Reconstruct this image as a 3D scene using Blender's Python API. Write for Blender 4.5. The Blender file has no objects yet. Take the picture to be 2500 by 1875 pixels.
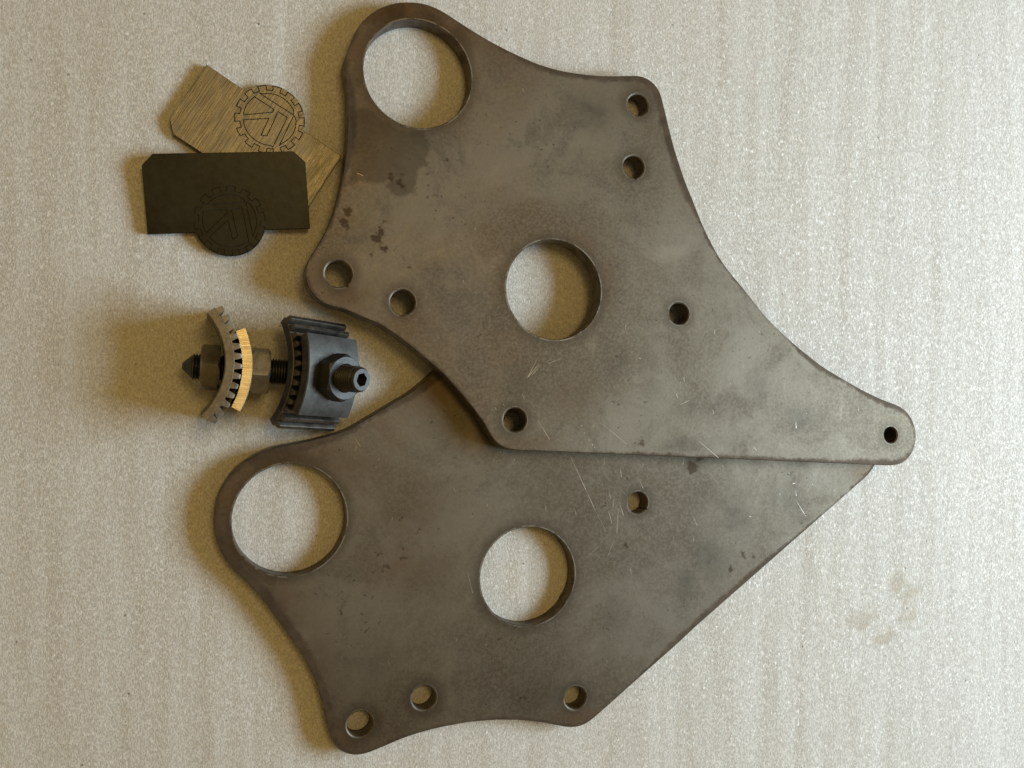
import bpy, math, random
import numpy as np
from mathutils import Matrix, Vector
from mathutils.geometry import delaunay_2d_cdt

# ------------------------------------------------------------------ camera, world, lights
sc = bpy.context.scene
MM = 0.001
CAM_H = 370.0                       # lens height above the bench, mm
FPX, PW, PH = 2412.0, 2500.0, 1875.0
CAM_R = np.array([[0.95545459, 0.0, -0.29513814],
                  [0.00485716, 0.99986457, 0.01572416],
                  [0.29509817, -0.01645726, 0.9553252]])
cam_d = bpy.data.cameras.new('camera'); cam = bpy.data.objects.new('camera', cam_d)
sc.collection.objects.link(cam); sc.camera = cam
cam_d.sensor_width = 36.0; cam_d.lens = 36.0*FPX/PW
cam_d.clip_start = 0.01; cam_d.clip_end = 20.0
mw = Matrix([list(r)+[0] for r in CAM_R]+[[0, 0, 0, 1]]); mw.translation = (0, 0, CAM_H*MM)
cam.matrix_world = mw

world = bpy.data.worlds.new('World'); sc.world = world; world.use_nodes = True
WARM = (1.0, 0.655, 0.215)
bgn = world.node_tree.nodes['Background']
bgn.inputs[0].default_value = (*WARM, 1); bgn.inputs[1].default_value = 0.24

def area(name, loc, target, sx, sy, power, col):
    d = bpy.data.lights.new(name, 'AREA'); d.shape = 'RECTANGLE'; d.size = sx; d.size_y = sy
    d.energy = power; d.color = col
    o = bpy.data.objects.new(name, d); sc.collection.objects.link(o); o.location = loc
    o.rotation_euler = (Vector(target)-Vector(loc)).to_track_quat('-Z', 'Y').to_euler()
    return o
area('window_light', (0.82, -0.02, 0.47), (0.12, 0, 0), 0.44, 0.32, 8.9, (0.77, 0.93, 1.0))
area('ceiling_lamp', (0.22, 0.42, 1.75), (0.1, 0, 0), 0.40, 0.40, 5.4, WARM)
sc.view_settings.view_transform = 'Standard'; sc.view_settings.look = 'None'
sc.view_settings.exposure = 0.0; sc.view_settings.gamma = 1.0
sc.view_settings.use_curve_mapping = False

# ------------------------------------------------------------------ helpers (all lengths in mm)
def at(px, py, z=0.0, a=0.0, b=0.0):
    """photo pixel -> point on the plane z = z + a*x + b*y (mm)"""
    d = CAM_R @ np.array([(px-PW/2)/FPX, -(py-PH/2)/FPX, -1.0])
    s = (z-CAM_H)/(d[2]-a*d[0]-b*d[1])
    p = d*s; p[2] += CAM_H
    return p

UP_TRACE = [(839,154),(853,113),(868,75),(885,52),(909,30),(933,17),(957,8.4),(981,5),(1010,5),(1039,9),(1065,19),(1090,32.5),(1114,49),(1150,72),(1186,94),(1238,122),(1272,138),(1308.5,154),(1345,166),(1383,175),(1417,180),(1453,184),(1489,185.6),(1525.5,185),(1554,184),(1574,187.5),(1590.5,197),(1605,211.6),(1613.5,228.5),(1619.5,252.6),(1627,284),(1634,313),(1643.6,351),(1653,383),(1665,419),(1677,453),(1692,489),(1718,554),(1763,638.6),(1820,710),(1876,780),(1951,850),(1974,868),(2001.5,890),(2029,908),(2059,925.6),(2088.6,943),(2120.6,960),(2155,976),(2189,988.6),(2203,995.4),(2217,1008),(2227,1023),(2234,1040),(2237.5,1061),(2236,1081),(2230.6,1099.7),(2221.4,1115.7),(2207.7,1128),(2191.7,1135),(2166.5,1136),(2120.6,1135),(2075,1133.6),(2006,1130.6),(1914.5,1127),(1800,1122.6),(1700,1116),(1561,1112),(1452.6,1107),(1371,1103.6),(1303,1101),(1252,1098.7),(1233,1094.6),(1216.6,1086.5),(1201.7,1069),(1189.5,1047),(1173,1020),(1154,995.6),(1132.5,968.5),(1081.6,912),(1021,861),(975.6,824),(925,791),(874,770),(836,753),(804,748),(778,733.6),(758.6,714),(749,695),(744,676),(745,656),(751,637),(768,610.6),(784,585.5),(806,541),(825,484),(837,428),(847,349),(848.5,289),(848,224)]
LO_TRACE = [(1055,914),(1004,957),(847,1050),(801,1064.5),(741,1079),(700,1086),(664,1093),(632.6,1105.5),(604,1122),(572,1146),(548,1178),(531,1209),(523,1243),(521,1281.5),(526.5,1317.6),(538.6,1349),(558,1380),(584,1407),(603.7,1424),(630,1450),(678,1514),(735,1594),(760,1640),(773.6,1669.5),(785,1705.6),(794,1746),(800.7,1778),(807.5,1805),(821,1825),(839,1839),(862,1844.6),(884,1843.5),(907,1835.6),(941,1821),(986,1801.7),(1031,1787),(1076.5,1775.7),(1144,1763),(1212,1757.6),(1260,1757.6),(1290,1760),(1335.6,1765.5),(1376,1774.6),(1399,1777),(1417,1774.6),(1435,1765.5),(1453,1751),(1494,1714.7),(1539,1674),(1595.6,1624),(1656.6,1570),(1700,1529),(2147,1136)]

def link(name, me, mats, parent=None, matrix=None):
    o = bpy.data.objects.new(name, me); sc.collection.objects.link(o)
    for m in (mats if isinstance(mats, (list, tuple)) else [mats]):
        me.materials.append(m)
    if parent is not None: o.parent = parent
    if matrix is not None: o.matrix_world = matrix
    return o

def mesh(name, V, F, mi=None, smooth_deg=None):
    me = bpy.data.meshes.new(name)
    me.from_pydata([tuple(float(c)*MM for c in v) for v in V], [], [tuple(int(i) for i in f) for f in F])
    if mi is not None: me.polygons.foreach_set('material_index', [int(i) for i in mi])
    me.update()
    if smooth_deg:
        me.polygons.foreach_set('use_smooth', [True]*len(me.polygons))
        me.set_sharp_from_angle(angle=math.radians(smooth_deg))
    return me

def tag(o, label, cat, group=None):
    o['label'] = label; o['category'] = cat
    if group: o['group'] = group

def empty(name, matrix):
    o = bpy.data.objects.new(name, None); sc.collection.objects.link(o)
    o.empty_display_size = 0.01; o.matrix_world = matrix
    return o

def frame(origin, ex, ez):
    """matrix with x along ex, z along ez, origin in mm"""
    ez = Vector(ez).normalized(); ex = Vector(ex); ex = (ex-ez*ex.dot(ez)).normalized(); ey = ez.cross(ex)
    m = Matrix.Identity(4)
    for i, v in enumerate((ex, ey, ez)):
        for k in range(3): m[k][i] = v[k]
    m.translation = Vector(origin)*MM
    return m

def catmull(P, step):
    """closed centripetal-ish curve through P resampled at an even step, then lightly smoothed"""
    P = np.asarray(P, float); n = len(P); out = []
    for i in range(n):
        p0, p1, p2, p3 = P[i-1], P[i], P[(i+1) % n], P[(i+2) % n]
        d1 = max(np.linalg.norm(p2-p1), 1e-6); d0 = max(np.linalg.norm(p1-p0), 1e-6); d2 = max(np.linalg.norm(p3-p2), 1e-6)
        a0, a1, a2 = d0**.5, d1**.5, d2**.5
        m1 = a1*((p1-p0)/a0-(p2-p0)/(a0+a1)+(p2-p1)/a1); m2 = a1*((p2-p1)/a1-(p3-p1)/(a1+a2)+(p3-p2)/a2)
        for t in np.linspace(0, 1, max(2, int(d1/0.5)), endpoint=False):
            out.append((2*t**3-3*t*t+1)*p1+(t**3-2*t*t+t)*m1+(-2*t**3+3*t*t)*p2+(t**3-t*t)*m2)
    out = np.array(out)
    L = np.r_[0, np.cumsum(np.linalg.norm(np.roll(out, -1, 0)-out, axis=1))]
    N = int(L[-1]/step); s = np.linspace(0, L[-1], N, endpoint=False); q = np.vstack([out, out[:1]])
    R = np.stack([np.interp(s, L, q[:, k]) for k in (0, 1)], 1)
    k = np.exp(-0.5*(np.arange(-6, 7)*step/2.0)**2); k /= k.sum()
    return sum(w*np.roll(R, j, 0) for w, j in zip(k, range(-6, 7)))

def normals2(P):
    t = np.roll(P, -1, 0)-np.roll(P, 1, 0); t /= np.linalg.norm(t, axis=1)[:, None]
    return np.stack([t[:, 1], -t[:, 0]], 1)          # outward for a counter-clockwise loop

def polydist(Q, P, closed=True):
    A = P; B = np.roll(P, -1, 0)
    if not closed: A, B = P[:-1], P[1:]
    best = np.full(len(Q), 1e9); near = np.zeros((len(Q), 2))
    for a, b in zip(A, B):
        ab = b-a; t = np.clip(((Q-a)@ab)/max(ab@ab, 1e-9), 0, 1); c = a+t[:, None]*ab
        d = np.linalg.norm(Q-c, axis=1); m = d < best; best[m] = d[m]; near[m] = c[m]
    return best, near

def inside(Q, P):
    c = np.zeros(len(Q), bool); x, y = Q[:, 0], Q[:, 1]
    for (x1, y1), (x2, y2) in zip(P, np.roll(P, 1, 0)):
        if y1 == y2: continue
        c ^= ((y1 > y) != (y2 > y)) & (x < (x2-x1)*(y-y1)/(y2-y1)+x1)
    return c

# ------------------------------------------------------------------ materials
class NT:
    def __init__(s, name):
        s.m = bpy.data.materials.new(name); s.m.use_nodes = True; s.t = s.m.node_tree
        s.b = s.t.nodes['Principled BSDF']
    def n(s, kind, **kw):
        nd = s.t.nodes.new('ShaderNode'+kind)
        for k, v in kw.items(): setattr(nd, k, v)
        return nd
    def l(s, a, b): s.t.links.new(a, b)
    def put(s, sock, v):
        if isinstance(v, bpy.types.NodeSocket): s.l(v, sock)
        elif isinstance(v, (tuple, list)) and len(v) == 3 and sock.type == 'RGBA': sock.default_value = (*v, 1)
        else: sock.default_value = v
    def math(s, op, a, b=0.0, c=0.0, clamp=False):
        nd = s.n('Math', operation=op, use_clamp=clamp)
        for i, v in enumerate((a, b, c)): s.put(nd.inputs[i], v)
        return nd.outputs[0]
    def noise(s, vec, scale, detail=3, rough=0.55, dist=0.0):
        nd = s.n('TexNoise'); s.put(nd.inputs['Vector'], vec); nd.inputs['Scale'].default_value = scale
        nd.inputs['Detail'].default_value = detail; nd.inputs['Roughness'].default_value = rough
        nd.inputs['Distortion'].default_value = dist
        return nd.outputs['Fac']
    def ramp(s, v, lo, hi, a=0.0, b=1.0):
        nd = s.n('MapRange', interpolation_type='SMOOTHSTEP'); nd.clamp = True
        for i, x in enumerate((v, lo, hi, a, b)): s.put(nd.inputs[i], x)
        return nd.outputs[0]
    def mix(s, f, a, b, mode='MIX'):
        nd = s.n('Mix', data_type='RGBA', blend_type=mode)
        s.put(nd.inputs[0], f); s.put(nd.inputs[6], a); s.put(nd.inputs[7], b)
        return nd.outputs[2]
    def mixf(s, f, a, b):
        nd = s.n('Mix', data_type='FLOAT'); s.put(nd.inputs[0], f); s.put(nd.inputs[2], a); s.put(nd.inputs[3], b)
        return nd.outputs[0]
    def attr(s, name): return s.n('Attribute', attribute_name=name).outputs['Fac']
    def coords(s, scale=(1, 1, 1), vary=False, rotz=0.0):
        tc = s.n('TexCoord').outputs['Object']
        mp = s.n('Mapping'); mp.inputs['Scale'].default_value = scale; mp.inputs['Rotation'].default_value = (0, 0, rotz)
        s.l(tc, mp.inputs['Vector'])
        if vary:
            r = s.n('ObjectInfo').outputs['Random']
            c = s.n('CombineXYZ'); v = s.math('MULTIPLY', r, 7.0)
            for i in range(3): s.l(v, c.inputs[i])
            s.l(c.outputs[0], mp.inputs['Location'])
        return mp.outputs[0]
    def bump(s, h, dist, strength=1.0):
        nd = s.n('Bump'); nd.inputs['Strength'].default_value = strength; nd.inputs['Distance'].default_value = dist
        s.l(h, nd.inputs['Height']); return nd.outputs[0]
    def out(s, **kw):
        names = {'color': 'Base Color', 'metal': 'Metallic', 'rough': 'Roughness', 'normal': 'Normal',
                 'spec': 'Specular IOR Level', 'aniso': 'Anisotropic'}
        for k, v in kw.items(): s.put(s.b.inputs[names[k]], v)
        return s.m

def mat_bench():
    t = NT('foam_sheet'); c = t.coords()
    cs = t.coords(scale=(1.0, 0.5, 1.0))
    grain = t.math('ADD', t.math('MULTIPLY', t.noise(cs, 2100, 2, 0.6), 0.60), t.math('MULTIPLY', t.noise(cs, 900, 3, 0.7), 0.40))
    flake = t.n('TexVoronoi', feature='F1'); t.l(cs, flake.inputs['Vector']); flake.inputs['Scale'].default_value = 1900
    fcol = t.n('SeparateColor'); t.l(flake.outputs['Color'], fcol.inputs[0])
    broad = t.noise(c, 22, 3, 0.6); mid = t.noise(c, 110, 3, 0.6)
    col = t.mix(t.ramp(grain, 0.38, 0.62), (0.44, 0.433, 0.424), (0.67, 0.664, 0.656))
    col = t.mix(t.ramp(broad, 0.35, 0.7, 0, 0.16), col, (0.50, 0.48, 0.44))
    col = t.mix(t.ramp(mid, 0.45, 0.75, 0, 0.12), col, (0.48, 0.47, 0.45))
    # faint dried stain on the sheet
    st = t.attr('stain'); sm = t.ramp(t.math('ADD', st, t.math('MULTIPLY', t.math('SUBTRACT', t.noise(c, 160, 4, 0.65), 0.5), 9.0)), -0.8, 2.2, 0, 0.45)
    col = t.mix(sm, col, (0.36, 0.31, 0.23))
    # loose dark flecks
    fl = t.n('TexVoronoi', feature='F1'); t.l(c, fl.inputs['Vector']); fl.inputs['Scale'].default_value = 75
    col = t.mix(t.ramp(fl.outputs['Distance'], 0.020, 0.045, 0.65, 0.0), col, (0.06, 0.05, 0.04))
    band = t.noise(t.coords(scale=(1.0, 0.14, 1.0)), 50, 2, 0.5)
    h = t.math('ADD', grain, t.math('MULTIPLY', band, 7.5))
    nrm = t.bump(h, 0.00030, 1.0)
    # tiny glossy flakes, each tilted its own way
    tilt = t.n('VectorMath', operation='MULTIPLY_ADD'); t.l(flake.outputs['Color'], tilt.inputs[0])
    tilt.inputs[1].default_value = (0.46, 0.46, 0.0); tilt.inputs[2].default_value = (-0.23, -0.23, 0.0)
    addn = t.n('VectorMath', operation='ADD'); t.l(tilt.outputs[0], addn.inputs[0]); t.l(t.n('NewGeometry').outputs['Normal'], addn.inputs[1])
    nz = t.n('VectorMath', operation='NORMALIZE'); t.l(addn.outputs[0], nz.inputs[0])
    mask = t.math('MULTIPLY', t.ramp(fcol.outputs[2], 0.50, 0.80), t.ramp(grain, 0.44, 0.54))
    mixn = t.n('Mix', data_type='VECTOR'); t.l(mask, mixn.inputs[0]); t.l(nrm, mixn.inputs[4]); t.l(nz.outputs[0], mixn.inputs[5])
    return t.out(color=col, rough=t.mixf(mask, 0.70, 0.46), metal=t.math('MULTIPLY_ADD', mask, 0.03, 0.01), spec=t.mixf(mask, 0.15, 0.28), normal=mixn.outputs[1])

def mat_plate():
    t = NT('mill_steel'); c = t.coords(vary=True)
    edge = t.attr('edge'); hole = t.attr('hole'); oil = t.attr('oil'); spot = t.attr('spot')
    brown = t.attr('brown'); smudge = t.attr('smudge')
    big = t.noise(c, 14, 5, 0.62, 0.4); mid = t.noise(c, 42, 9, 0.72, 0.5); fine = t.noise(c, 850, 3, 0.8)
    med = t.noise(c, 170, 5, 0.68)
    line = t.noise(t.coords(scale=(1, 0.025, 1), rotz=0.12, vary=True), 900, 2, 0.5)
    col = t.mix(t.ramp(big, 0.34, 0.66), (0.090, 0.073, 0.053), (0.165, 0.147, 0.120))
    col = t.mix(t.ramp(mid, 0.50, 0.64, 0, 0.55), col, (0.080, 0.066, 0.050))
    col = t.mix(t.ramp(mid, 0.44, 0.30, 0, 0.40), col, (0.225, 0.205, 0.172))
    col = t.mix(t.ramp(fine, 0.40, 0.64, 0, 0.42), col, (0.19, 0.172, 0.145))
    col = t.mix(t.ramp(line, 0.50, 0.75, 0, 0.13), col, (0.14, 0.125, 0.10))
    # hand smudges; brown tint, part rust, part painted shade
    sm = t.math('MULTIPLY', smudge, t.ramp(mid, 0.36, 0.58, 0.35, 1.0))
    col = t.mix(sm, col, (0.058, 0.051, 0.041))
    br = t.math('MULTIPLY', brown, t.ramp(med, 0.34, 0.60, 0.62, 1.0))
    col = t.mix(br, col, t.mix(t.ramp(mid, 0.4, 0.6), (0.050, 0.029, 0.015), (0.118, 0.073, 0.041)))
    # wiped, oily patch and brown blots
    wob = t.math('MULTIPLY', t.math('SUBTRACT', med, 0.5), 7.0)
    oilm = t.ramp(t.math('ADD', oil, wob), -0.9, 1.2, 0, 0.55)
    col = t.mix(oilm, col, (0.042, 0.034, 0.022))
    spm = t.ramp(t.math('ADD', spot, t.math('MULTIPLY', t.math('SUBTRACT', t.noise(c, 330, 4, 0.7), 0.5), 8.0)), -0.2, 1.0, 0, 0.80)
    col = t.mix(spm, col, (0.034, 0.021, 0.011))
    # clustered pits
    pit = t.math('MULTIPLY', t.ramp(t.noise(c, 430, 2, 0.6), 0.64, 0.71), t.ramp(t.noise(c, 28, 3, 0.6), 0.46, 0.62, 0.0, 0.62))
    col = t.mix(pit, col, (0.040, 0.028, 0.020))
    # rust creeping in from the cut edges
    wid = t.math('MULTIPLY_ADD', t.ramp(t.noise(c, 11, 2, 0.5), 0.36, 0.66), 4.4, -0.6)
    er = t.math('ADD', edge, t.math('MULTIPLY', t.math('SUBTRACT', t.noise(c, 260, 6, 0.78), 0.5), 5.0))
    rust = t.ramp(t.math('SUBTRACT', er, wid), -0.9, 0.9, 0.78, 0.0)
    rcol = t.mix(t.ramp(med, 0.35, 0.65), (0.038, 0.022, 0.012), (0.078, 0.052, 0.033))
    col = t.mix(rust, col, rcol)
    col = t.mix(t.ramp(er, -0.4, 1.3, 0.55, 0.0), col, (0.055, 0.038, 0.025))
    # grime round the holes, rubbed bright lip
    gr = t.ramp(t.math('ADD', hole, t.math('MULTIPLY', t.math('SUBTRACT', mid, 0.5), 9.0)), 0.4, 5.0, 0.55, 0.0)
    col = t.mix(gr, col, (0.052, 0.042, 0.031))
    lip = t.math('MULTIPLY', t.ramp(hole, 0.35, 0.95, 0.6, 0.0), t.ramp(med, 0.42, 0.56))
    col = t.mix(lip, col, (0.30, 0.29, 0.27))
    rough = t.math('ADD', t.ramp(big, 0.3, 0.7, 0.50, 0.57), t.math('MULTIPLY', t.math('SUBTRACT', mid, 0.5), 0.30))
    rough = t.mixf(rust, rough, 0.66)
    metal = t.math('SUBTRACT', 0.82, t.math('MULTIPLY', rust, 0.25))
    hgt = t.math('ADD', fine, t.math('MULTIPLY', line, 0.25)); hgt = t.math('SUBTRACT', hgt, t.math('MULTIPLY', pit, 0.8))
    return t.out(color=col, rough=rough, metal=metal, normal=t.bump(hgt, 0.00004, 0.8))

def mat_cut_edge():
    t = NT('cut_steel_edge'); c = t.coords()
    n1 = t.noise(c, 240, 4, 0.7)
    col = t.mix(t.ramp(n1, 0.3, 0.7), (0.085, 0.072, 0.060), (0.20, 0.175, 0.15))
    return t.out(color=col, metal=0.8, rough=0.5, normal=t.bump(t.noise(t.coords(scale=(1, 1, 0.05)), 900, 2), 0.0001, 0.5))

def mat_metal(name, lo, hi, rough, scale=120, metal=1.0, stretch=None, bump=0.00003, rotz=0.0, rv=0.10, w=0.6):
    t = NT(name); c = t.coords(); v = t.coords(scale=stretch, rotz=rotz) if stretch else c
    n1 = t.noise(c, scale, 4, 0.65); n2 = t.noise(v, scale*6, 3, 0.6)
    f = t.math('ADD', t.math('MULTIPLY', n1, w), t.math('MULTIPLY', n2, 1-w))
    col = t.mix(t.ramp(f, 0.36, 0.64), lo, hi)
    return t.out(color=col, metal=metal, rough=t.ramp(n1, 0.3, 0.7, rough-rv*.5, rough+rv*.5), normal=t.bump(n2, bump, 0.8))

M = dict(
    bench=mat_bench(), plate=mat_plate(), cut=mat_cut_edge(),
    scratch=mat_metal('bare_scratch', (0.32, 0.30, 0.27), (0.48, 0.45, 0.41), 0.42),
    pit=mat_metal('dark_nick', (0.03, 0.025, 0.02), (0.05, 0.04, 0.03), 0.6, metal=0.2),
    tag_dark=mat_metal('blackened_tag', (0.028, 0.029, 0.026), (0.038, 0.040, 0.036), 0.40, 60),
    tag_bare=mat_metal('brushed_tag', (0.115, 0.109, 0.098), (0.215, 0.206, 0.185), 0.42, 150, stretch=(2.2, 0.10, 1), bump=0.00012, w=0.25),
    groove=mat_metal('engraved_groove', (0.012, 0.010, 0.007), (0.030, 0.024, 0.016), 0.7, metal=0.2),
    oxide=mat_metal('black_oxide', (0.045, 0.046, 0.048), (0.075, 0.076, 0.078), 0.42, 200, metal=0.8),
    dull=mat_metal('dull_nut', (0.19, 0.18, 0.155), (0.29, 0.275, 0.24), 0.40, 200, metal=0.95),  # same nut finish as black oxide, lightened to paint in the warm ceiling reflection
    segment=mat_metal('segment_steel', (0.13, 0.122, 0.11), (0.21, 0.197, 0.18), 0.46, 180),
    shoe=mat_metal('grey_shoe', (0.082, 0.083, 0.084), (0.118, 0.119, 0.120), 0.54, 150),
    ground=mat_metal('ground_face', (0.50, 0.44, 0.32), (0.80, 0.72, 0.54), 0.36, 160, stretch=(0.15, 2.5, 1), bump=0.00005),  # ground steel with the warm lamp's gleam put into its base colour
)

# ------------------------------------------------------------------ the bench sheet
def build_bench():
    xs = np.unique(np.r_[np.linspace(-700, -150, 12), np.linspace(-150, 480, 253), np.linspace(480, 900, 10)])
    ys = np.unique(np.r_[np.linspace(-600, -230, 10), np.linspace(-230, 230, 93), np.linspace(230, 600, 10)])
    rng = random.Random(4)
    waves = [(rng.uniform(13, 26), rng.uniform(0, 6.28), rng.uniform(-.16, .16)) for _ in range(5)]
    X, Y = np.meshgrid(xs, ys, indexing='ij'); Z = np.zeros_like(X)
    for lam, ph, sl in waves:
        Z += 0.035*(np.cos(2*np.pi*(X+sl*Y)/lam+ph)-1)
    Z *= np.clip((X-120)/150, 0.06, 1.0)
    V = np.stack([X, Y, Z], -1).reshape(-1, 3); ny = len(ys)
    F = [(i*ny+j, (i+1)*ny+j, (i+1)*ny+j+1, i*ny+j+1) for i in range(len(xs)-1) for j in range(ny-1)]
    me = mesh('bench_top', V, F, smooth_deg=60)
    pts = V[:, :2]; s = np.full(len(pts), -9.0)
    for px, py, rx, ry in ((2192, 1418, 26, 34), (2225, 1445, 28, 20), (2105, 1515, 42, 32), (2160, 1555, 36, 26), (2222, 1500, 26, 30)):
        p = at(px, py); q = at(px+rx, py); r = at(px, py+ry)
        d = np.hypot((pts[:, 0]-p[0])/abs(q[0]-p[0]), (pts[:, 1]-p[1])/abs(r[1]-p[1]))
        s = np.maximum(s, (1-d)*4)
    a = me.attributes.new('stain', 'FLOAT', 'POINT'); a.data.foreach_set('value', s.astype(np.float32))
    o = link('bench_top', me, M['bench']); o['kind'] = 'structure'
build_bench()

# ------------------------------------------------------------------ the two identical steel plates
PT = 7.5                                               # plate thickness
UA, UB = -0.0094086, -0.0624660                        # the upper plate leans: lug end on the bench, edge on the lower plate
UH = 16.672
nU = np.array([-UA, -UB, 1.0]); nU /= np.linalg.norm(nU)
e1 = np.array([1, 0, UA]); e1 /= np.linalg.norm(e1); e2 = np.cross(nU, e1)
UO = np.array([100.0, 32.0, UH+UA*100+UB*32])          # origin of the upper plate's top face
LOO = np.array([97.0, -95.0, PT])
def up2(px, py):
    p = at(px, py, UH, UA, UB)-UO; return np.array([p@e1, p@e2])
def lo2(px, py): return (at(px, py, PT)-LOO)[:2]

UPH = [(1021, 180), (1353, 707), (1657.7, 765.6), (826, 668.5), (983, 738), (1257, 1025), (1556.8, 256), (1547, 407), (2174.7, 1062)]
LOH = [(708, 1269), (1289, 1407), (1557, 1227.5), (878, 1768), (1035, 1704), (1404.6, 1704)]
hu = np.array([up2(*p) for p in UPH]); hl = np.array([lo2(*p) for p in LOH])
cu, cl = hu[:6].mean(0), hl.mean(0)
zu = (hu[:6]-cu) @ np.array([1, 1j]); zl = (hl-cl) @ np.array([1, 1j])
rotz = (np.conj(zu)*zl).sum(); rotz /= abs(rotz)
def u2l(P):
    z = ((np.asarray(P)-cu) @ np.array([1, 1j]))*rotz
    return np.stack([z.real, z.imag], 1)+cl
hl = np.vstack([hl, u2l(hu[6:])])
HR = [20.2, 19.1, 4.25, 4.75, 4.55, 4.45, 4.3, 4.4, 3.3]   # hole radii

tr = [p for p in UP_TRACE]
i0 = tr.index((2166.5, 1136)); i1 = tr.index((1252, 1098.7))
A0, A1 = np.array(tr[i0]), np.array(tr[i1])
tr = tr[:i0+1]+[tuple(A0+(A1-A0)*k/12) for k in range(1, 12)]+tr[i1:]
uo = np.array([up2(*p) for p in tr])[::-1]
up_out = catmull(uo, 1.4)
lt = np.array([lo2(*p) for p in LO_TRACE])
mo = u2l(up_out); d, near = polydist(mo, lt, closed=False)
w = np.clip((3.2-d)/1.0, 0, 1)[:, None]
endd = np.minimum(np.linalg.norm(near-lt[0], axis=1), np.linalg.norm(near-lt[-1], axis=1))[:, None]
w *= np.clip(endd/6.0, 0, 1)
lo_out = catmull(mo*(1-w)+near*w, 1.4)

def circle(c, r, n, notch=None):
    a = np.linspace(0, 2*np.pi, n, endpoint=False); rr = np.full(n, r)
    if notch:
        na, nd = notch; dd = np.abs((a-math.radians(na)+np.pi) % (2*np.pi)-np.pi)
        rr = rr+nd*np.clip(1-dd/math.radians(9 if r < 8 else 3), 0, 1)
    return np.stack([c[0]+rr*np.cos(a), c[1]+rr*np.sin(a)], 1)

def quad(a, b, w0, w1):
    a, b = np.array(a), np.array(b); t = b-a; t /= max(np.linalg.norm(t), 1e-6); n = np.array([-t[1], t[0]])
    return [a+n*w0*.5, a-n*w0*.5, b-n*w1*.5, b+n*w1*.5]

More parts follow.
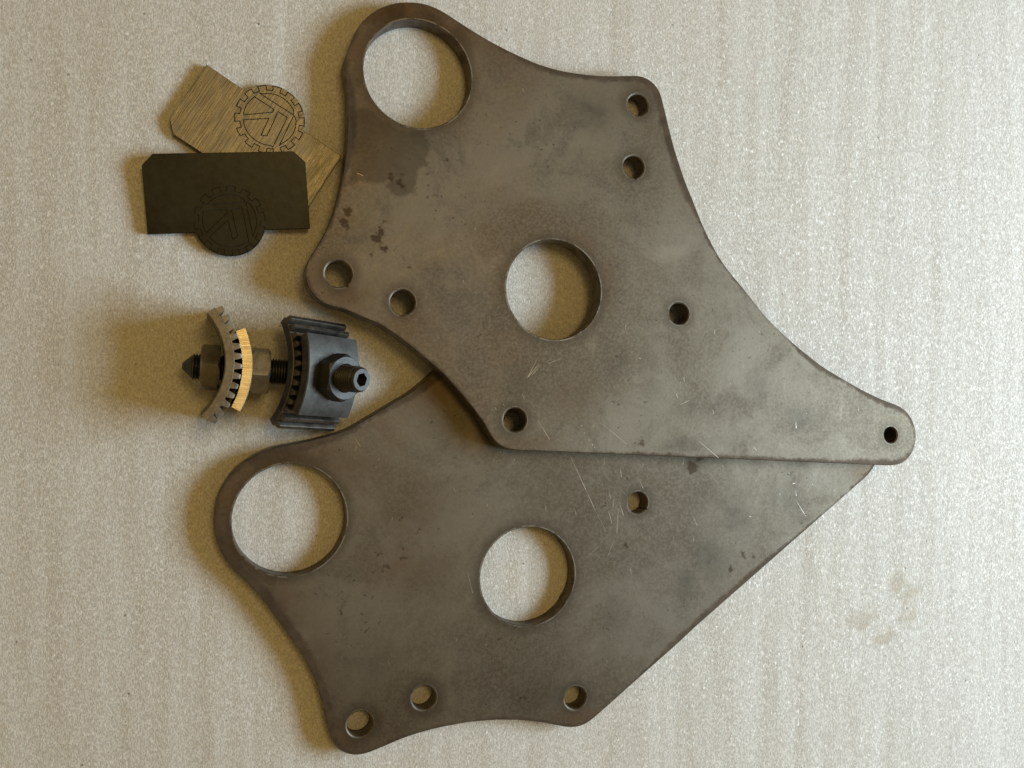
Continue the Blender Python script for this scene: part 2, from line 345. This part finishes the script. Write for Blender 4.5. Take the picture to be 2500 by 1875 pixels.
def plate(name, out, holes, radii, notches, matrix, oil, spots, browns, smudges, scratches, seed):
    rng = random.Random(seed)
    ch = 0.30
    nrm = normals2(out); inner = out-nrm*ch
    hp_in, hp_top = [], []
    for (c, r, nt) in zip(holes, radii, notches):
        n = 96 if r > 8 else 40
        hp_in.append(circle(c, r, n, nt)); hp_top.append(circle(c, r+ch*(0.9 if r > 8 else 1.6), n, nt))
    # top face: constrained triangulation with a fine interior grid
    lo_, hi_ = inner.min(0), inner.max(0); g = 1.25
    gx, gy = np.meshgrid(np.arange(lo_[0], hi_[0], g), np.arange(lo_[1], hi_[1], g*.866), indexing='ij')
    gx = gx+((np.arange(gx.shape[1]) % 2)*g*.5)[None, :]
    G = np.stack([gx.ravel(), gy.ravel()], 1); G = G[inside(G, inner)]
    d0, _ = polydist(G, inner); G = G[d0 > .5]
    for c, r in zip(holes, radii): G = G[np.abs(np.linalg.norm(G-c, axis=1)) > r+ch+.4]
    pts, faces = [], []
    def add(poly):
        i = len(pts); pts.extend([tuple(p) for p in poly]); faces.append(list(range(i, i+len(poly))))
    add(inner)
    for h in hp_top: add(h)
    nb = len(pts); nh = len(hp_top)
    kinds = [None]*(1+nh)
    for (a, b, w0, w1, kind) in scratches:
        q = quad(a, b, w0, w1); add(q); kinds.append(kind)
    ov = [Vector(p) for p in pts]+[Vector(p) for p in G.tolist()]
    V2, _, F2, oV, _, oF = delaunay_2d_cdt(ov, [], faces, 0, 1e-5, True)
    V = [(p.x, p.y, 0.0) for p in V2]; F, mi = [], []
    for f, o in zip(F2, oF):
        s = set(o)
        if 0 not in s or any(1 <= k <= nh for k in s): continue
        k = 0
        for x in s:
            if x > nh: k = kinds[x]
        F.append(tuple(f)); mi.append(k)
    P2 = np.array([(p.x, p.y) for p in V2])
    # sides of the outline and of every hole
    def wall(seq, flip):
        n = len(seq[0][0]); ids = []
        for L, z in seq:
            ids.append(len(V)); V.extend([(p[0], p[1], z) for p in L])
        for a, b in zip(ids[:-1], ids[1:]):
            for i in range(n):
                j = (i+1) % n; q = (a+i, b+i, b+j, a+j)
                F.append(q if flip else q); mi.append(1)
        return ids
    wall([(inner, 0.0), (out, -ch), (out, -PT+.4), (out-nrm*.4, -PT)], False)
    for hi, ht in zip(hp_in, hp_top):
        wall([(ht[::-1], 0.0), (hi[::-1], -ch*1.2), (hi[::-1], -PT)], True)
    # underside
    pts2, faces2 = [], []
    for poly in [out-nrm*.4]+hp_in:
        i = len(pts2); pts2.extend([Vector(p) for p in poly]); faces2.append(list(range(i, i+len(poly))))
    V3, _, F3, _, _, oF3 = delaunay_2d_cdt(pts2, [], faces2, 0, 1e-5, True)
    b0 = len(V); V.extend([(p.x, p.y, -PT) for p in V3])
    for f, o in zip(F3, oF3):
        if 0 in o and len(set(o)) == 1: F.append(tuple(b0+i for i in reversed(f))); mi.append(1)
    me = mesh(name, V, F, mi)
    A = np.array(V)[:, :2]
    ed, _ = polydist(A, out); hd = np.full(len(A), 99.0)
    for c, r in zip(holes, radii): hd = np.minimum(hd, np.linalg.norm(A-c, axis=1)-r)
    def field(blobs):
        s = np.full(len(A), -9.0)
        for poly in blobs:
            if len(poly) == 4 and np.isscalar(poly[0]):
                x, y, r, k = poly; s = np.maximum(s, r-np.hypot(A[:, 0]-x, A[:, 1]-y))
            else:
                dd, _ = polydist(A, np.array(poly)); ins = inside(A, np.array(poly))
                s = np.maximum(s, np.where(ins, dd, -dd))
        return s
    def soft(blobs):
        s = np.zeros(len(A))
        for (x, y, rx, ry, k) in blobs:
            s = np.maximum(s, k*np.exp(-((A[:, 0]-x)/rx)**2-((A[:, 1]-y)/ry)**2))
        return s
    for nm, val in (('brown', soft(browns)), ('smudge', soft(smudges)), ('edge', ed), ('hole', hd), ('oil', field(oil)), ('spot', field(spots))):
        at_ = me.attributes.new(nm, 'FLOAT', 'POINT'); at_.data.foreach_set('value', val.astype(np.float32))
    return link(name, me, [M['plate'], M['cut'], M['scratch'], M['pit']], matrix=matrix)

def marks(fn, lines, out, holes, radii, seed, n_rand):
    """scratches given in photo pixels plus a scatter of tiny nicks, on the plate's own face"""
    res = []
    for (x0, y0, x1, y1, w) in lines:
        a, b = fn(x0, y0), fn(x1, y1); res.append((a, b, w*.25, w*.75, 2))
    rng = random.Random(seed); lo_, hi_ = out.min(0), out.max(0); k = 0
    while k < n_rand:
        p = np.array([rng.uniform(lo_[0], hi_[0]), rng.uniform(lo_[1], hi_[1])])
        q = p[None, :]
        if not inside(q, out)[0] or polydist(q, out)[0][0] < 3: continue
        if any(np.linalg.norm(p-c) < r+4 for c, r in zip(holes, radii)): continue
        a = rng.uniform(0, 6.28); L = rng.choice((.3, .4, .6, 1.0, 1.8)); bright = rng.random() < .3
        if bright: a = 1.8+rng.uniform(-.5, .5)
        b = p+L*np.array([math.cos(a), math.sin(a)])
        res.append((p, b, .08, .16 if bright else .30, 2 if bright else 3)); k += 1
    return res

frU = frame(UO, e1, nU); frL = frame(LOO, (1, 0, 0), (0, 0, 1))
oilU = [[up2(*p) for p in ((852, 262), (905, 268), (975, 318), (1030, 322), (1048, 352), (1040, 400), (1015, 424), (985, 440), (930, 448), (852, 448))],
        [up2(*p) for p in ((985, 425), (1018, 425), (1020, 478), (965, 482), (932, 450))]]
def sb(fn, L):
    r = []
    for x, y, rx, ry, k in L:                           # photo-view pixels (2212 wide), radii in mm
        p = fn(x*1.1302, y*1.1302); r.append((p[0], p[1], rx, ry, k))
    return r
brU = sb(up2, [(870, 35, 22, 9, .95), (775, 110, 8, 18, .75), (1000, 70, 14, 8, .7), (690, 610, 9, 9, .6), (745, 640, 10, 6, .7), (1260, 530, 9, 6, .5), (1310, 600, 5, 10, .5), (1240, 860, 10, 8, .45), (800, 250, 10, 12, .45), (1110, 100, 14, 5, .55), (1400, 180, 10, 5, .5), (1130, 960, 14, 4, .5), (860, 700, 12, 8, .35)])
smU = sb(up2, [(1400, 800, 4, 11, .6), (1330, 790, 5, 7, .4), (1290, 240, 10, 8, .5), (1690, 500, 8, 6, .4), (1550, 470, 9, 7, .35), (1500, 960, 12, 3, .5), (1740, 900, 8, 4, .45), (1640, 830, 4, 7, .35), (900, 260, 12, 8, .5), (1120, 820, 8, 8, .4), (1500, 880, 9, 4, .35), (1850, 900, 6, 5, .3)])
brL = sb(lo2, [(500, 1060, 16, 14, .8), (620, 990, 20, 6, .75), (720, 1010, 12, 6, .55), (940, 840, 14, 8, .7), (490, 1180, 9, 16, .7), (880, 1220, 18, 10, .45), (900, 1120, 14, 10, .4), (740, 1590, 14, 9, .7), (1250, 1550, 12, 4, .7), (600, 1320, 10, 12, .6), (1870, 1020, 8, 4, .6), (680, 1470, 8, 18, .5)])  # rust, plus painted shade beside the upper plate and along the left
smL = sb(lo2, [(1540, 1200, 8, 9, .6), (1600, 1130, 7, 7, .5), (1510, 990, 8, 4, .7), (1480, 1260, 5, 7, .45), (1180, 1500, 14, 8, .4), (800, 1450, 16, 14, .35), (1700, 1090, 10, 7, .35), (1330, 1330, 7, 10, .35), (990, 930, 12, 7, .35)])
def blob(fn, x, y, r): p = fn(x, y); return (p[0], p[1], r, 0)
spotU = [blob(up2, *b) for b in ((975, 449, 1.5), (950, 435, .8), (985, 424, .8), (966, 478, .9), (972, 484, .7), (928, 562, 1.5), (918, 583, 1.9), (936, 540, 1.0), (940, 610, 1.8), (928, 598, 1.2), (1043, 426, .7), (908, 624, .6), (1003, 655, .8), (1566, 1085, 1.6), (1582, 1100, 1.0), (850, 520, 1.6), (845, 545, 2.0))]
scrU = [(1312, 875, 1288, 922, .22), (1316, 888, 1290, 920, .28), (1318, 892, 1300, 915, .18), (1370, 875, 1338, 888, .16), (1313, 1027, 1342, 1072, .20), (1274, 962, 1280, 972, .2),
        (1943, 1029, 1944, 1046, .32), (1462, 1028, 1530, 1084, .14), (1840, 1092, 1848, 1100, .2), (1705, 1076, 1755, 1118, .18), (1418, 1037, 1420, 1040, .5), (1426, 1055, 1427, 1058, .5), (1437, 1073, 1439, 1076, .5), (1445, 1084, 1447, 1087, .5), (1451, 1091, 1453, 1094, .45), (1562, 873, 1563, 876, .5), (878, 425, 886, 429, .25), (870, 422, 878, 425, .2), (1660, 988, 1682, 978, .2), (1208, 994, 1212, 1000, .3), (1232, 992, 1228, 986, .2)]
scrL = [(1394, 1117, 1430, 1195, .26), (1430, 1195, 1453, 1245, .24), (1453, 1245, 1480, 1298, .14), (1141, 1395, 1154, 1448, .30), (1331, 1240, 1333, 1248, .2), (1402, 1240, 1407, 1256, .3), (1486, 1248, 1494, 1278, .28), (1513, 1228, 1522, 1258, .30), (1510, 1240, 1506, 1300, .22), (1567, 1143, 1571, 1132, .26), (1562, 1172, 1570, 1192, .26), (1514, 1145, 1518, 1165, .2), (1500, 1212, 1496, 1240, .18), (1487, 1200, 1491, 1218, .2), (1475, 1115, 1475, 1135, .16), (1330, 1233, 1334, 1242, .26), (1670, 1122, 1667, 1135, .2),
        (1944, 1179, 1935, 1181, .35), (1942, 1198, 1945, 1211, .3), (1945, 1224, 1967, 1260, .28), (1903, 1204, 1905, 1208, .3), (1828, 1260, 1834, 1262, .35), (1694, 1310, 1694, 1320, .25), (1692, 1262, 1702, 1282, .18), (1506, 1300, 1485, 1355, .12), (1430, 1363, 1462, 1335, .14), (850, 1575, 853, 1580, .3), (947, 1612, 951, 1622, .3), (864, 1065, 880, 1090, .22), (1186, 1572, 1188, 1575, .4), (1255, 1120, 1257, 1124, .4)]
nU_ = [None]*9; nU_[3] = (-55, .9); nU_[4] = (-95, .7); nU_[1] = (-58, -.7); nU_[7] = (-80, .6); nU_[6] = (-30, .5)
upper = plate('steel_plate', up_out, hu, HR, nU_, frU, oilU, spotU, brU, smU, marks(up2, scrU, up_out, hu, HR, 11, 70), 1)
tag(upper, 'grey steel bracket plate with dark oily patch, lying on top of the other plate', 'steel plate', 'pair of matching steel plates')
nL_ = [None]*9; nL_[1] = (-32, -.6); nL_[2] = (-35, .5)
spotL = [blob(lo2, *b) for b in ((1690, 1140, 3.0), (1705, 1118, 2.0), (1525, 1330, 1.6), (1840, 1360, 1.0), (1780, 1390, 1.2), (1812, 1355, 1.4))]
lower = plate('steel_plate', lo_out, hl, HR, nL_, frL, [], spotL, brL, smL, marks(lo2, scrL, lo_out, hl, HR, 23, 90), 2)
tag(lower, 'scratched brownish steel bracket plate lying flat on bench, partly under the other plate', 'steel plate', 'pair of matching steel plates')

# ------------------------------------------------------------------ engraved metal tags
TT = 3.0
def emblem_lines(flip):
    """gear-and-monogram emblem as closed poly-lines, unit = inner ring radius, y up"""
    s = 1/525.0; C0 = np.array([835.0, 823.0])
    def P(L): return [np.array([(x-C0[0])*s, -(y-C0[1])*s]) for x, y in L]
    def arc(p, q, cw):
        a0 = math.atan2(p[1], p[0]); a1 = math.atan2(q[1], q[0])
        if cw:
            while a1 > a0: a1 -= 2*math.pi
        else:
            while a1 < a0: a1 += 2*math.pi
        n = max(3, int(abs(a1-a0)/.12))
        return [np.array([math.cos(a), math.sin(a)]) for a in np.linspace(a0, a1, n+1)[1:-1]]
    L = []
    p = P([(385, 490), (1165, 465)]); L.append(p+arc(p[-1], p[0], False))
    p = P([(345, 610), (795, 600), (800, 665), (370, 1045)]); L.append(p+arc(p[-1], p[0], True))
    p = P([(420, 1130), (805, 815), (865, 1195), (965, 1140), (885, 590), (1095, 580), (1175, 1260)]); L.append(p+arc(p[-1], p[0], True))
    p = P([(1180, 470), (1265, 1160)]); L.append(p+arc(p[-1], p[0], False))
    g = []
    ro, ri = 1.315, 1.13
    for k in range(14):
        a0 = math.radians(90.4-25.714*k); a1 = a0-math.radians(14.0); a2 = a0-math.radians(25.714)
        for a, r in ((a0, ri), (a0, ro), ((a0+a1)/2, ro), (a1, ro), (a1, ri), ((a1+a2)/2, ri)):
            g.append(np.array([r*math.cos(a), r*math.sin(a)]))
    L.append(g)
    return [[-q for q in l] for l in L] if flip else L

def make_tag(name, matrix, LN, WD, cy, rd, rin, cham, material, flip, gw):
    """local frame: x along the tag, disc bulging over the -y edge, emblem centre at the origin, z=0 top face"""
    yb = -cy; yt = WD-cy; hx = LN/2
    a = math.asin(min(1, cy/rd)); out = []
    out += [np.array([hx, yb]), np.array([hx, yt-cham]), np.array([hx-cham, yt]), np.array([-hx+cham, yt]), np.array([-hx, yt-cham]), np.array([-hx, yb])]
    n = 40
    for t in np.linspace(math.pi+a, 2*math.pi-a, n): out.append(np.array([rd*math.cos(t), rd*math.sin(t)]))
    out = np.array(out)
    pts, faces = [], []
    def add(poly):
        i = len(pts); pts.extend([Vector(p) for p in poly]); faces.append(list(range(i, i+len(poly))))
    # small edge break
    cen = np.array([0, (yb+yt)/2]); ins = []
    m = len(out)
    for i in range(m):
        t1 = out[i]-out[i-1]; t2 = out[(i+1) % m]-out[i]; t1 /= np.linalg.norm(t1); t2 /= np.linalg.norm(t2)
        n1 = np.array([t1[1], -t1[0]]); n2 = np.array([t2[1], -t2[0]]); b = n1+n2; b /= max(b@b/2, .3)
        ins.append(out[i]-.16*b)
    ins = np.array(ins); add(ins)
    for loop in emblem_lines(flip):
        for p, q in zip(loop, loop[1:]+loop[:1]):
            p, q = p*rin, q*rin; t = (q-p)/max(np.linalg.norm(q-p), 1e-6)
            add(quad(p-t*gw*.4, q+t*gw*.4, gw, gw))
    V2, _, F2, _, _, oF = delaunay_2d_cdt(pts, [], faces, 0, 1e-5, True)
    Vt = [(p.x, p.y, 0.0) for p in V2]; Ft, G = [], []
    for f, o in zip(F2, oF):
        if 0 not in o: continue
        (Ft if len(set(o)) == 1 else G).append(tuple(f))
    k = len(Vt)
    for L, z in ((ins, 0.0), (out, -.16), (out, -TT)): Vt.extend([(p[0], p[1], z) for p in L])
    for a_, b_ in ((k, k+m), (k+m, k+2*m)):
        for i in range(m):
            j = (i+1) % m; Ft.append((a_+i, b_+i, b_+j, a_+j))
    Ft.append(tuple(k+2*m+i for i in reversed(range(m))))
    body = link(name, mesh(name, Vt, Ft), material, matrix=matrix)
    # engraving: floor and walls of the cut lines
    dep = .30; used = {}; Vg, Fg = [], []
    def vid(i, z):
        if (i, z) not in used: used[(i, z)] = len(Vg); p = V2[i]; Vg.append((p.x, p.y, z))
        return used[(i, z)]
    edges = {}
    for f in G:
        Fg.append(tuple(vid(i, -dep) for i in f))
        for p, q in zip(f, f[1:]+f[:1]): edges[(p, q)] = 1
    for (p, q) in edges:
        if (q, p) not in edges: Fg.append((vid(p, 0.0), vid(p, -dep), vid(q, -dep), vid(q, 0.0)))
    e = link('engraved_emblem', mesh('engraved_emblem', Vg, Fg), M['groove'], parent=body)
    e['label'] = 'engraved gear ring with angular monogram inside'
    return body

# bare tag lies flat on the bench
c1, c2 = at(505, 157.6, TT), at(832.6, 381, TT); ce = at(656.4, 290.3, TT)
LN = float(np.linalg.norm(c2-c1)); ex = (c1-c2)/LN
LN *= 1.005
ey = np.array([-ex[1], ex[0], 0])
cyd = float(abs((c1-ce)@ey)); rr = float(np.linalg.norm(at(656.4+64, 290.3, TT)-ce))
mid = (c1+c2)/2; org = mid+ey*((ce-mid)@ey)
lc = at(420, 321, TT); WD = float(abs((lc-c1)@ey))+0.6
t2 = make_tag('metal_tag', frame(org, ex, (0, 0, 1)), LN, WD, cyd, rr*1.345, rr, 3.9, M['tag_bare'], True, .33)
tag(t2, 'bare brushed metal tag with engraved gear emblem, partly under the dark tag', 'metal tag', 'engraved metal tags')
# dark tag leans on it
p1, p2, p3 = at(508, 378, TT), at(715, 515, TT), at(367, 577, 0)
nt = np.cross(p2-p1, p3-p1); nt /= np.linalg.norm(nt); nt = nt if nt[2] > 0 else -nt
ta, tb = -nt[0]/nt[2], -nt[1]/nt[2]; th = p1[2]-ta*p1[0]-tb*p1[1]+(TT+.03)/nt[2]
q1, q2 = at(367, 576.7, th, ta, tb), at(755.7, 562.6, th, ta, tb); qc = at(560.6, 539, th, ta, tb)
exd = (q2-q1)/np.linalg.norm(q2-q1)
t1 = make_tag('metal_tag', frame(qc, exd, nt), LN, WD, cyd, rr*1.345, rr, 3.9, M['tag_dark'], False, .30)
tag(t1, 'dark blackened metal tag with engraved gear emblem, resting on the brushed tag', 'metal tag', 'engraved metal tags')

# ------------------------------------------------------------------ clamp bolts
HZ = 13.3                                             # half depth of the toothed segment
XC, RI, RB, RT = -19.55, 24.4, 27.5, 29.9             # arc centre and radii
def lathe(prof, n, hexr=None):
    """revolve (x, r) about the local x axis"""
    V, F = [], []
    for x, r in prof:
        for k in range(n):
            a = 2*math.pi*k/n; V.append((x, r*math.cos(a), r*math.sin(a)))
    for i in range(len(prof)-1):
        for k in range(n):
            j = (k+1) % n; F.append((i*n+k, i*n+j, (i+1)*n+j, (i+1)*n+k))
    return V, F

def stud_mesh(x_end):
    prof = [(-8.9, .9), (-8.6, 1.35), (-5.9, 3.9)]; x = -5.7; p = 0.95
    while x+p < x_end-.9:
        prof += [(x, 3.85), (x+p*.40, 4.6), (x+p*.55, 4.6), (x+p*.98, 3.85)]; x += p
    prof += [(x_end-.75, 4.3), (x_end, 3.75)]
    n = 48; V, F = lathe(prof, n)
    # end ring and hex socket
    b = len(V)-n; hx = []
    for k in range(n):
        a = 2*math.pi*k/n; d = (a+.25) % (math.pi/3)-math.pi/6; r = 2.15/math.cos(d)*1.0
        hx.append((r*math.cos(a), r*math.sin(a)))
    i1 = len(V); V += [(x_end, y, z) for y, z in hx]; i2 = len(V); V += [(x_end-4.0, y, z) for y, z in hx]
    for k in range(n):
        j = (k+1) % n; F.append((b+k, b+j, i1+j, i1+k)); F.append((i1+k, i1+j, i2+j, i2+k))
    F.append(tuple(i2+k for k in range(n))); F.append(tuple(reversed(range(n))))
    return mesh('threaded_stud', V, F, smooth_deg=35)

def nut_mesh(x0, x1, af=14.8, hole=4.3, turn=0.0):
    n = 72; rc = af/2*1.0; cols = []
    V, F = [], []
    rows = [[], [], [], [], [], [], [], []]
    for k in range(n):
        a = 2*math.pi*k/n; d = (a % (math.pi/3))-math.pi/6; rh = min(af/2/math.cos(d), af/2*1.145)
        e = max(0, rh-rc)*.75; ct, st = math.cos(a+turn), math.sin(a+turn)
        for i, (x, r) in enumerate(((x0+1.2, hole), (x0, hole+.8), (x0, rc), (x0+e, rh), (x1-e, rh), (x1, rc), (x1, hole+.8), (x1-1.2, hole))):
            rows[i].append((x, r*ct, r*st))
    for r in rows: V += r
    for i in range(7):
        for k in range(n):
            j = (k+1) % n; F.append((i*n+k, i*n+j, (i+1)*n+j, (i+1)*n+k))
    return mesh('nut', V, F, smooth_deg=7)

def segment_mesh():
    V, F = [], []; th = math.radians(43.5); n = 60
    def block(P0, P1, P2, P3): pass
    i0 = 0; c = .35
    prof = [(RI+c, -HZ), (RI, -HZ+c), (RI, HZ-c), (RI+c, HZ), (RB-.2, HZ), (RB, HZ-.2), (RB, -HZ+.2), (RB-.2, -HZ)]
    m = len(prof)
    for k in range(n+1):
        a = -th+2*th*k/n
        for r, z in prof: V.append((XC+r*math.cos(a), r*math.sin(a), z))
    for k in range(n):
        for i in range(m):
            j = (i+1) % m; F.append((k*m+i, k*m+j, (k+1)*m+j, (k+1)*m+i))
    F.append(tuple(range(m-1, -1, -1))); F.append(tuple(n*m+i for i in range(m)))
    nt_ = 13; pit = 2*th/nt_
    for t in range(nt_):
        a = -th+pit*(t+.5); b = len(V)
        zt = (HZ-.5, HZ-1.1, HZ-2.1)
        st = ((RB-.3, .42*pit, HZ-.25), (RB+.6, .34*pit, HZ-.28), (RT-.35, .24*pit, HZ-.4), (RT, .17*pit, HZ-.6))
        for sgn in (1, -1):
            for r, w_, z in st:
                for q in (-1, 1):
                    V.append((XC+r*math.cos(a+q*w_), r*math.sin(a+q*w_), sgn*z))
        for s in range(3):
            for o_, fl in ((0, False), (8, True)):
                f = (b+o_+2*s, b+o_+2*s+2, b+o_+2*s+3, b+o_+2*s+1); F.append(f if not fl else f[::-1])
            for q in (0, 1):
                f = (b+2*s+q, b+8+2*s+q, b+8+2*s+2+q, b+2*s+2+q); F.append(f if q == 0 else f[::-1])
        F.append((b+6, b+14, b+15, b+7))
    return mesh('toothed_segment', V, F, smooth_deg=25)

def shoe_mesh():
    th = math.radians(25.0); n = 56; R0, R1 = RT+.3, RT+3.8; hz = HZ-1.6; fz = 7.4; fr = R1-.75; c = .3
    zs = [-hz+c, -fz-.02, -fz+.02, fz-.02, fz+.02, hz-c]
    V, F = [], []; rows = []
    A = np.linspace(-th, th, n+1)
    def row(rf, z):
        rows.append(len(V))
        for a in A:
            r = rf(a); V.append((XC+r*math.cos(a), r*math.sin(a), z))
    row(lambda a: R0, -hz); row(lambda a: R1-c, -hz)
    for z in zs:
        flat = abs(z) < fz
        row((lambda a: min(R1, fr/math.cos(a))) if flat else (lambda a: R1), z)
    row(lambda a: R1-c, hz); row(lambda a: R0, hz)
    for r0, r1 in zip(rows, rows[1:]+rows[:1]):
        for k in range(n): F.append((r0+k, r0+k+1, r1+k+1, r1+k))
    F.append(tuple(reversed(rows))); F.append(tuple(r+n for r in rows)); F[-2] = tuple(rows); 
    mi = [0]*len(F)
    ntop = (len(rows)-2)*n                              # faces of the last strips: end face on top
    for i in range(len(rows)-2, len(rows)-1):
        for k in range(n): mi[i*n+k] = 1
    return mesh('clamp_shoe', V, F, mi, smooth_deg=25)

def fix_normals(me):
    import bmesh
    bm = bmesh.new(); bm.from_mesh(me); bmesh.ops.recalc_face_normals(bm, faces=bm.faces); bm.to_mesh(me); bm.free()

def clamp(matrix, label, x_end, shoe_end, turn, turn2, nutm, seg_dy=0.0):
    root = empty('clamp_bolt', matrix)
    def part(name, me, mats):
        fix_normals(me); o = link(name, me, mats); o.parent = root; return o
    part('threaded_stud', stud_mesh(x_end), M['oxide'])
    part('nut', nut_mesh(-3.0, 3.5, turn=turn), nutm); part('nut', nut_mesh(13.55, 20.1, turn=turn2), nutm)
    part('toothed_segment', segment_mesh(), M['segment']).location.y = seg_dy*MM
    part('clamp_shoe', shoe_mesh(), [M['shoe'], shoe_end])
    tag(root, label, 'clamp bolt', 'toothed clamp bolts')
    return root

def zp(x, y): return 420+x/4.2538, 720+y/4.2538          # pixel of the enlarged view I measured in
a0 = at(*zp(105, 738), HZ); a1 = at(*zp(1130, 800), HZ)
axd = (a1-a0)/np.linalg.norm(a1-a0); orgA = a0+axd*8.9; orgA[2] = HZ
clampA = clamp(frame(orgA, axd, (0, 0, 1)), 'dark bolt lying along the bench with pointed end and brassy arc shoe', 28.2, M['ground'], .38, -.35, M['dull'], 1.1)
EL, AZ = math.radians(55), math.radians(-6)
u = np.array([math.cos(EL)*math.cos(AZ), math.cos(EL)*math.sin(AZ), math.sin(EL)])
zz = np.array([-math.sin(EL)*math.cos(AZ), -math.sin(EL)*math.sin(AZ), math.cos(EL)])
z0 = 9.1; nf = at(*zp(1803, 865), z0+20.1*u[2]); orgB = nf-20.1*u; orgB[2] = z0
clampB = clamp(frame(orgB, u, zz), 'tilted bolt with hex socket end pointing up from a blue-grey curved shoe', 28.2, M['segment'], .0, .0, M['oxide'])
